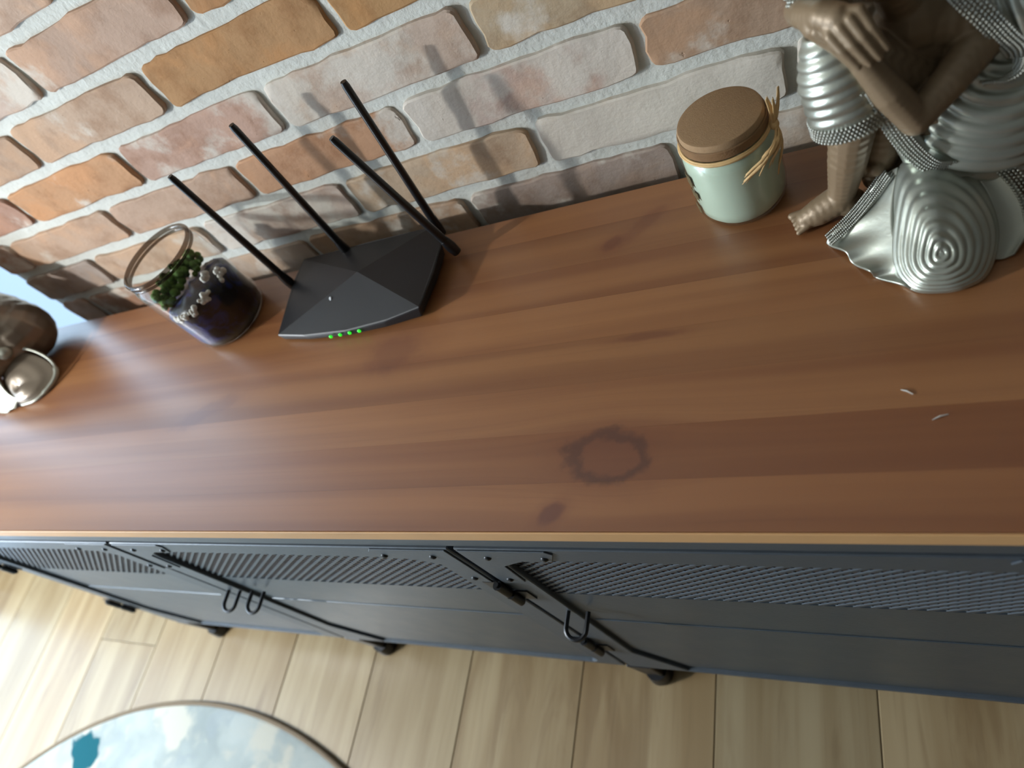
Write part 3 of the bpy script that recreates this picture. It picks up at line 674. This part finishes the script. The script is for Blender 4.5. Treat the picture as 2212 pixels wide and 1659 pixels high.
def bead_rows(path, side_dir, rows, gap, r, n):
    m = MB(); pts = catmull(path, n)
    for i, p in enumerate(pts):
        t = (pts[min(i + 1, n - 1)] - pts[max(i - 1, 0)]).normalized(); sd = side_dir(p, t) if callable(side_dir) else Vector(side_dir); sd = (sd - t * sd.dot(t)).normalized()
        for k in range(rows):
            q = p + sd * ((k - (rows - 1) / 2) * gap) + t * ((gap / 2) if k % 2 else 0); m.ball(q, r, 6, 4)
    return m
def band(path, side_dir, width, n):
    pts = catmull(path, n); P = []
    for i, p in enumerate(pts):
        t = (pts[min(i + 1, n - 1)] - pts[max(i - 1, 0)]).normalized(); sd = Vector(side_dir); sd = (sd - t * sd.dot(t)).normalized(); P.append([tuple(p + sd * (width * s)) for s in (-0.5, -0.25, 0, 0.25, 0.5)])
    return MB().grid(P)
def lobe(pole, bound, core, ribs, amp, puff, nt=120, nr=46):
    """domed drapery: nested ribs from a pole out to a closed outline"""
    B = catmull(bound, nt, True); C = Vector(pole); Q = Vector(core); P = []; Lm = min((b - C).length for b in B) * 1.15
    for i in range(nr + 1):
        s = max(0.012, i / nr); row = []
        for b in B:
            dv = b - C; p = C + dv * (s * (Lm / dv.length + (1 - Lm / dv.length) * s ** 0.7)); o = (p - Q); L = o.length; o = o / L
            row.append(tuple(p + o * (puff * math.sin(PI * min(1, s)) ** 0.8 + amp * math.cos(2 * PI * ribs * s) * min(1, 6 * s) * (1 - s ** 6))))
        P.append(row)
    m = MB(); m.grid(P, True); m.f.append(tuple(range(nt - 1, -1, -1))); return m
def sheet(inner, outer, n, m_, waves, amp, lift=(0, 0, 1), sag=0.0, grow=1.0):
    A = catmull(inner, n); B = catmull(outer, n); P = []; L = Vector(lift)
    for j in range(m_ + 1):
        s = j / m_; row = []
        for i in range(n):
            u = i / (n - 1); row.append(tuple(A[i].lerp(B[i], s) + L * (amp * s ** grow * math.sin(2 * PI * waves * u) + sag * math.sin(PI * s))))
        P.append(row)
    return MB().grid(P)
def ribbed_ellipsoid(c, r, ribs, amp, axis_tilt=(0, 0, 0), nu=64, nv=150, a0=0.02, a1=0.98):
    R = Matrix.Rotation(axis_tilt[0], 3, 'X') @ Matrix.Rotation(axis_tilt[1], 3, 'Y'); P = []
    for j in range(nv + 1):
        ph = PI * (a0 + (a1 - a0) * j / nv); k = 1 + amp * (abs(math.sin(ribs * ph)) - 0.6); row = []
        for i in range(nu):
            a = 2 * PI * i / nu; v = R @ Vector((math.sin(ph) * math.cos(a), math.sin(ph) * math.sin(a), -math.cos(ph))) * k
            row.append((c[0] + v.x * r[0], c[1] + v.y * r[1], max(0.001, c[2] + v.z * r[2])))
        P.append(row)
    return MB().grid(P, True)

fg = thing('seated_figurine', (0.655, -0.10, 0), 'large bronze-brown seated woman figurine in a ribbed silver dress with beaded trim, on the right', 'figurine')
hand = []
for (a, b) in (((0.598, -0.130, 0.2005), (0.6125, -0.1405, 0.1790)), ((0.6045, -0.130, 0.2050), (0.6195, -0.1415, 0.1800)), ((0.6110, -0.1285, 0.2085), (0.6255, -0.1400, 0.1815)), ((0.6170, -0.126, 0.2110), (0.6305, -0.1370, 0.1850))):
    a, b = Vector(a), Vector(b); mid = a.lerp(b, 0.45) + Vector((-0.0003, -0.0022, 0.0012)); w0 = Vector((0.598, -0.117, 0.209))
    hand.append([tuple(w0.lerp(a, 0.25)) + (0.0050,), tuple(a) + (0.0040,), tuple(mid) + (0.0033,), tuple(b) + (0.0026,)])
chains = [
    [(0.690, -0.070, 0.045, 0.042), (0.678, -0.060, 0.090, 0.036), (0.663, -0.058, 0.125, 0.036), (0.652, -0.066, 0.152, 0.030)],   # pelvis, chest
    [(0.648, -0.070, 0.160, 0.017), (0.638, -0.080, 0.190, 0.014), (0.630, -0.086, 0.205, 0.014)],                                # neck
    [(0.652, -0.066, 0.150, 0.026), (0.694, -0.082, 0.146, 0.019)],                                                               # right shoulder
    [(0.697, -0.085, 0.142, 0.0160), (0.668, -0.112, 0.126, 0.0130), (0.6445, -0.128, 0.1120, 0.0115)],                            # upper arm to elbow
    [(0.6445, -0.128, 0.1120, 0.0115), (0.630, -0.127, 0.140, 0.0120), (0.614, -0.122, 0.172, 0.0092), (0.602, -0.117, 0.188, 0.0090)],  # forearm
    [(0.602, -0.117, 0.188, 0.0095), (0.590, -0.110, 0.199, 0.0100), (0.584, -0.102, 0.199, 0.0070)],                             # first hand, over the knee
    [(0.604, -0.121, 0.190, 0.0042), (0.597, -0.123, 0.196, 0.0036), (0.589, -0.120, 0.200, 0.0030)],                             # its thumb
    [(0.640, -0.055, 0.165, 0.018), (0.605, -0.050, 0.175, 0.0155), (0.580, -0.070, 0.188, 0.0125)],                              # other upper arm
    [(0.580, -0.070, 0.188, 0.0120), (0.584, -0.095, 0.200, 0.0110), (0.595, -0.115, 0.208, 0.0095)],                             # other forearm
    [(0.595, -0.114, 0.207, 0.0105), (0.604, -0.121, 0.206, 0.0105)],                                                             # back of the second hand
    [(0.672, -0.075, 0.060, 0.034), (0.640, -0.085, 0.115, 0.027), (0.602, -0.100, 0.166, 0.0205)],                               # raised thigh
    [(0.602, -0.100, 0.166, 0.0195), (0.605, -0.108, 0.110, 0.0185), (0.597, -0.106, 0.070, 0.0160), (0.5885, -0.102, 0.030, 0.0118)],  # shin
    [(0.594, -0.101, 0.014, 0.0130), (0.585, -0.102, 0.022, 0.0135), (0.568, -0.104, 0.0135, 0.0125), (0.557, -0.105, 0.0090, 0.0100)],  # foot
    [(0.632, -0.080, 0.120, 0.020), (0.622, -0.090, 0.060, 0.0150), (0.616, -0.092, 0.030, 0.0120)],
    [(0.612, -0.094, 0.045, 0.0105), (0.616, -0.104, 0.050, 0.0065)],                                                             # the other foot's heel
    [(0.640, -0.080, 0.020, 0.016), (0.614, -0.094, 0.040, 0.0110)]] + hand
for i in range(5): chains.append([(0.557, -0.0955 - 0.0044 * i, 0.0080, 0.0036), (0.5435 + 0.0014 * i, -0.0945 - 0.0054 * i, 0.0042, 0.0027 if i else 0.0038)])
# head: skull, jaw, chin, nose, lips, brow, ears
hc = Vector((0.6265, -0.092, 0.2370))
chains += [[(hc.x, hc.y, hc.z + 0.006, 0.0300, (0.92, 1.0, 1.1))], [(hc.x - 0.001, hc.y - 0.008, hc.z - 0.014, 0.0200), (hc.x - 0.001, hc.y - 0.018, hc.z - 0.021, 0.0110)],
           [(hc.x, hc.y - 0.029, hc.z + 0.006, 0.0028), (hc.x, hc.y - 0.0335, hc.z - 0.004, 0.0040)], [(hc.x - 0.007, hc.y - 0.0265, hc.z - 0.0125, 0.0026), (hc.x + 0.007, hc.y - 0.0265, hc.z - 0.0125, 0.0026)],
           [(hc.x - 0.014, hc.y - 0.025, hc.z + 0.009, 0.0034), (hc.x - 0.006, hc.y - 0.0285, hc.z + 0.009, 0.0030)], [(hc.x + 0.006, hc.y - 0.0285, hc.z + 0.009, 0.0030), (hc.x + 0.014, hc.y - 0.025, hc.z + 0.009, 0.0034)],
           [(hc.x - 0.028, hc.y - 0.002, hc.z + 0.004, 0.0045), (hc.x - 0.0275, hc.y - 0.003, hc.z - 0.006, 0.0035)], [(hc.x + 0.028, hc.y - 0.002, hc.z + 0.004, 0.0045), (hc.x + 0.0275, hc.y - 0.003, hc.z - 0.006, 0.0035)]]
capsule_body('body', chains, 0.00115, M_bronze, fg, 3)
# ribbed dress over the hips
obj('dress', ribbed_ellipsoid((0.694, -0.068, 0.056), (0.064, 0.058, 0.076), 20, 0.060, (0.40, 0.15, 0)), M_silver, fg, smooth=True)
# cloth over the raised knee (a ribbed bell with a beaded hem)
P = []; T0 = Vector((0.594, -0.098, 0.186)); T1 = Vector((0.603, -0.110, 0.112)); ax = (T1 - T0).normalized(); u1 = Vector((1, 0, 0)); u1 = (u1 - ax * u1.dot(ax)).normalized(); u2 = ax.cross(u1)
def bell_r(s): return 0.012 + 0.0145 * min(1, s * 2.2) ** 0.6 + 0.0015 * s
NB = 90
for j in range(NB + 1):
    s = j / NB; row = []
    for i in range(56):
        a = 2 * PI * i / 56; rr = bell_r(s) + (0.0007 * math.cos(2 * PI * 8.5 * (s + 0.05 * math.sin(a + 0.5))) if s < 0.86 else 0)
        row.append(tuple(T0.lerp(T1, s) + (u1 * math.cos(a) + u2 * math.sin(a)) * rr))
    P.append(row)
obj('knee_drape', MB().grid(P, True), M_silver, fg, smooth=True, solid=0.0012)
hb = MB()
for rw in range(5):
    s = 0.865 + rw * 0.034; nb = 58
    for i in range(nb):
        a = 2 * PI * (i + 0.5 * (rw % 2)) / nb; hb.ball(T0.lerp(T1, s) + (u1 * math.cos(a) + u2 * math.sin(a)) * (bell_r(s) + 0.0008), 0.00145, 6, 4)
tag(obj('beaded_hem', hb, M_bead, fg, smooth=True), kind='stuff')
# lap cloth between knee and the dress, and the long beaded border that falls from it
bandp = [(0.6185, -0.128, 0.1480), (0.6250, -0.128, 0.128), (0.6335, -0.126, 0.100), (0.6430, -0.123, 0.076), (0.6545, -0.121, 0.057), (0.668, -0.118, 0.049), (0.6835, -0.113, 0.043)]
obj('lap_cloth', sheet([(0.6165, -0.118, 0.140), (0.623, -0.116, 0.110), (0.630, -0.112, 0.080), (0.636, -0.108, 0.055)], [(0.626, -0.112, 0.142), (0.636, -0.112, 0.112), (0.648, -0.110, 0.080), (0.662, -0.108, 0.050)], 40, 14, 0, 0.0, (0, -1, 0), 0.004), M_silver, fg, smooth=True, solid=0.002)
obj('border_band', band(bandp, (0.75, -0.1, 0.55), 0.0135, 60), M_silver, fg, smooth=True, solid=0.0016)
tag(obj('border_beads', bead_rows([(p[0], p[1] - 0.0014, p[2] + 0.0004) for p in bandp], (0.75, -0.1, 0.55), 6, 0.0026, 0.00115, 50), M_bead, fg, smooth=True), kind='stuff')
# the other knee, covered by nested ribs, with ruffled skirt to both sides
obj('knee_cloth', lobe((0.6535, -0.1875, 0.030), [(0.652, -0.2025, 0.001), (0.632, -0.196, 0.001), (0.620, -0.172, 0.004), (0.6225, -0.140, 0.020), (0.632, -0.108, 0.048), (0.653, -0.104, 0.054), (0.676, -0.112, 0.040), (0.690, -0.135, 0.026), (0.694, -0.160, 0.010), (0.684, -0.190, 0.001), (0.668, -0.201, 0.001)], (0.657, -0.150, 0.0), 8.5, 0.0010, 0.0085), M_silver, fg, smooth=True, solid=0.0015)
obj('skirt_ruffle', sheet([(0.632, -0.108, 0.050), (0.626, -0.130, 0.034), (0.624, -0.155, 0.020), (0.630, -0.178, 0.012), (0.640, -0.192, 0.008)], [(0.618, -0.106, 0.042), (0.594, -0.119, 0.018), (0.573, -0.131, 0.0055), (0.585, -0.150, 0.0045), (0.598, -0.170, 0.0045), (0.611, -0.183, 0.0045), (0.632, -0.1985, 0.004)], 130, 24, 4.6, 0.0046, (0.40, -0.55, 0.75), -0.004, 1.5), M_silver, fg, smooth=True, solid=0.0018)
obj('skirt_underlayer', sheet([(0.612, -0.104, 0.020), (0.600, -0.118, 0.012), (0.600, -0.135, 0.008)], [(0.598, -0.106, 0.0045), (0.583, -0.117, 0.0045), (0.580, -0.138, 0.0035)], 40, 10, 2, 0.0020), M_silver, fg, smooth=True, solid=0.0016)
rb = MB(); pth = catmull([(0.622, -0.1065, 0.0475), (0.607, -0.114, 0.031), (0.592, -0.122, 0.0185), (0.573, -0.1315, 0.0080)], 46)
for p in pth:
    for q in range(5): rb.ball(p + Vector((0.0011, -0.0026, -0.0002)) * (q - 1), 0.00125, 6, 4)
tag(obj('ruffle_beads', rb, M_bead, fg, smooth=True), kind='stuff')
obj('skirt_flare', sheet([(0.668, -0.110, 0.046), (0.686, -0.124, 0.032), (0.692, -0.145, 0.020), (0.691, -0.168, 0.008), (0.688, -0.180, 0.004)], [(0.6865, -0.109, 0.043), (0.702, -0.122, 0.034), (0.7115, -0.140, 0.024), (0.7140, -0.160, 0.014), (0.702, -0.178, 0.004)], 60, 14, 1.0, 0.0015, (0, 0, 1), -0.003), M_cream, fg, smooth=True, solid=0.0018)
obj('skirt_fold', sheet([(0.656, -0.108, 0.054), (0.662, -0.116, 0.050), (0.668, -0.126, 0.044)], [(0.6865, -0.108, 0.045), (0.690, -0.114, 0.040), (0.690, -0.121, 0.034)], 24, 12, 1.2, 0.002), M_cream, fg, smooth=True, solid=0.0015)
tag(obj('flare_beads', bead_rows([(0.690, -0.110, 0.044), (0.704, -0.122, 0.036), (0.714, -0.140, 0.025), (0.7165, -0.158, 0.0165)], (0.6, 0.6, 0.3), 5, 0.0026, 0.00135, 26), M_bead, fg, smooth=True), kind='stuff')
# shawl over head and shoulder with a beaded border
obj('shawl', ribbed_ellipsoid((0.7180, -0.066, 0.152), (0.032, 0.042, 0.066), 14, 0.05, (0.2, 0.9, 0)), M_silver, fg, smooth=True)
obj('head_scarf', ribbed_ellipsoid((hc.x + 0.004, hc.y + 0.014, hc.z + 0.014), (0.0355, 0.034, 0.040), 11, 0.05, (-0.9, 0, 0)), M_silver, fg, smooth=True)
obj('veil', sheet([(0.657, -0.092, 0.250), (0.655, -0.062, 0.256), (0.632, -0.048, 0.262)], [(0.738, -0.078, 0.176), (0.726, -0.034, 0.160), (0.680, -0.016, 0.140)], 48, 18, 6.0, 0.0016, (0.6, 0.2, 0.6), 0.006), M_silver, fg, smooth=True, solid=0.002)
tag(obj('shawl_beads', bead_rows([(0.672, -0.106, 0.192), (0.6785, -0.105, 0.180), (0.691, -0.105, 0.160), (0.701, -0.105, 0.143), (0.709, -0.104, 0.129), (0.7085, -0.104, 0.117), (0.700, -0.105, 0.111), (0.6885, -0.106, 0.1125)], lambda p, t: Vector((0.8, -0.2, 0.5)) if p.z > 0.125 else Vector((0.3, -0.5, 0.2)), 6, 0.0028, 0.00155, 46), M_bead, fg, smooth=True), kind='stuff')
tag(obj('scarf_fringe', bead_rows([(0.572, -0.082, 0.2075), (0.585, -0.088, 0.2085), (0.594, -0.092, 0.2120), (0.598, -0.094, 0.222), (0.602, -0.098, 0.250)], (0.2, -0.2, 0.9), 5, 0.0030, 0.0016, 26), M_bead, fg, smooth=True), kind='stuff')
obj('scarf_tail', band([(0.570, -0.070, 0.214), (0.586, -0.078, 0.217), (0.596, -0.082, 0.230), (0.602, -0.084, 0.255)], (0.2, -0.2, 0.9), 0.018, 30), M_silver, fg, smooth=True, solid=0.002)

lf = thing('crouching_figurine', (-0.75, -0.09, 0), 'silvery brown crouching figurine with a silver sash, at the left end of the sideboard', 'figurine')
capsule_body('body', [[(-0.762, -0.060, 0.074, 0.068), (-0.722, -0.056, 0.056, 0.054)], [(-0.775, -0.055, 0.070, 0.062), (-0.790, -0.040, 0.150, 0.048), (-0.795, -0.045, 0.205, 0.030)],
    [(-0.795, -0.047, 0.215, 0.016), (-0.790, -0.060, 0.250, 0.014)], [(-0.788, -0.066, 0.272, 0.030)], [(-0.788, -0.090, 0.262, 0.014), (-0.788, -0.098, 0.258, 0.006)], [(-0.788, -0.097, 0.272, 0.003), (-0.788, -0.100, 0.266, 0.004)],
    [(-0.835, -0.050, 0.195, 0.018), (-0.850, -0.090, 0.150, 0.014), (-0.820, -0.135, 0.130, 0.011), (-0.795, -0.150, 0.130, 0.010)], [(-0.755, -0.050, 0.195, 0.018), (-0.730, -0.090, 0.150, 0.014), (-0.755, -0.135, 0.128, 0.011), (-0.785, -0.150, 0.130, 0.010)],
    [(-0.735, -0.070, 0.045, 0.044), (-0.760, -0.140, 0.075, 0.030), (-0.770, -0.150, 0.030, 0.018), (-0.772, -0.172, 0.010, 0.009)], [(-0.815, -0.070, 0.045, 0.044), (-0.820, -0.140, 0.075, 0.030), (-0.825, -0.150, 0.030, 0.018), (-0.827, -0.172, 0.010, 0.009)]], 0.0022, M_bronze2, lf, 6)
obj('sash_lobe', lobe((-0.700, -0.150, 0.022), [(-0.690, -0.172, 0.001), (-0.655, -0.160, 0.001), (-0.637, -0.128, 0.004), (-0.648, -0.108, 0.022), (-0.690, -0.098, 0.044), (-0.730, -0.110, 0.050), (-0.748, -0.140, 0.030), (-0.735, -0.168, 0.004)], (-0.695, -0.140, -0.01), 3, 0.0004, 0.008), M_bronze2, lf, smooth=True, solid=0.0015)
obj('sash_rim', MB().tube(catmull([(-0.700, -0.176, 0.004), (-0.662, -0.169, 0.004), (-0.636, -0.140, 0.006), (-0.632, -0.118, 0.014), (-0.650, -0.101, 0.032), (-0.690, -0.094, 0.054), (-0.735, -0.108, 0.060)], 50), [0.0025] * 12 + [0.0040] * 14 + [0.0020] * 24, 10), M_cream, lf, smooth=True)
obj('sash_ruffle', sheet([(-0.738, -0.112, 0.062), (-0.738, -0.140, 0.046), (-0.725, -0.160, 0.026), (-0.705, -0.168, 0.014)], [(-0.765, -0.165, 0.040), (-0.778, -0.180, 0.010), (-0.752, -0.187, 0.004), (-0.715, -0.181, 0.003)], 70, 14, 2.5, 0.003, (0, -0.3, 1)), M_cream, lf, smooth=True, solid=0.002)
obj('sash_knot', MB().ball((-0.716, -0.106, 0.066), 0.016, 16, 10, (1.2, 0.9, 0.8)), M_cream, lf, smooth=True)
obj('sash_tail', sheet([(-0.732, -0.108, 0.066), (-0.745, -0.105, 0.072)], [(-0.700, -0.050, 0.112), (-0.735, -0.060, 0.122)], 16, 20, 0.5, 0.002, (0.3, -0.5, 0.6), 0.008), M_bronze2, lf, smooth=True, solid=0.002)

# ------------------------------------------------------------------ lint on the top
for (x, y, a, L, lb) in ((0.639, -0.313, 0.35, 0.011, 'tiny pale splinter of lint lying nearest the front edge of the wooden top'), (0.620, -0.290, -0.55, 0.009, 'tiny pale curved fibre of lint lying behind the other speck on the wooden top')):
    dx, dy = math.cos(a) * L / 2, math.sin(a) * L / 2
    tag(obj('lint', MB().tube([(x - dx, y - dy, 0.0006), (x, y + 0.0006, 0.0010), (x + dx, y + dy, 0.0006)], [0.0003, 0.0006, 0.0003], 6), M_lichen, loc=(x, y, 0)), lb, 'lint')
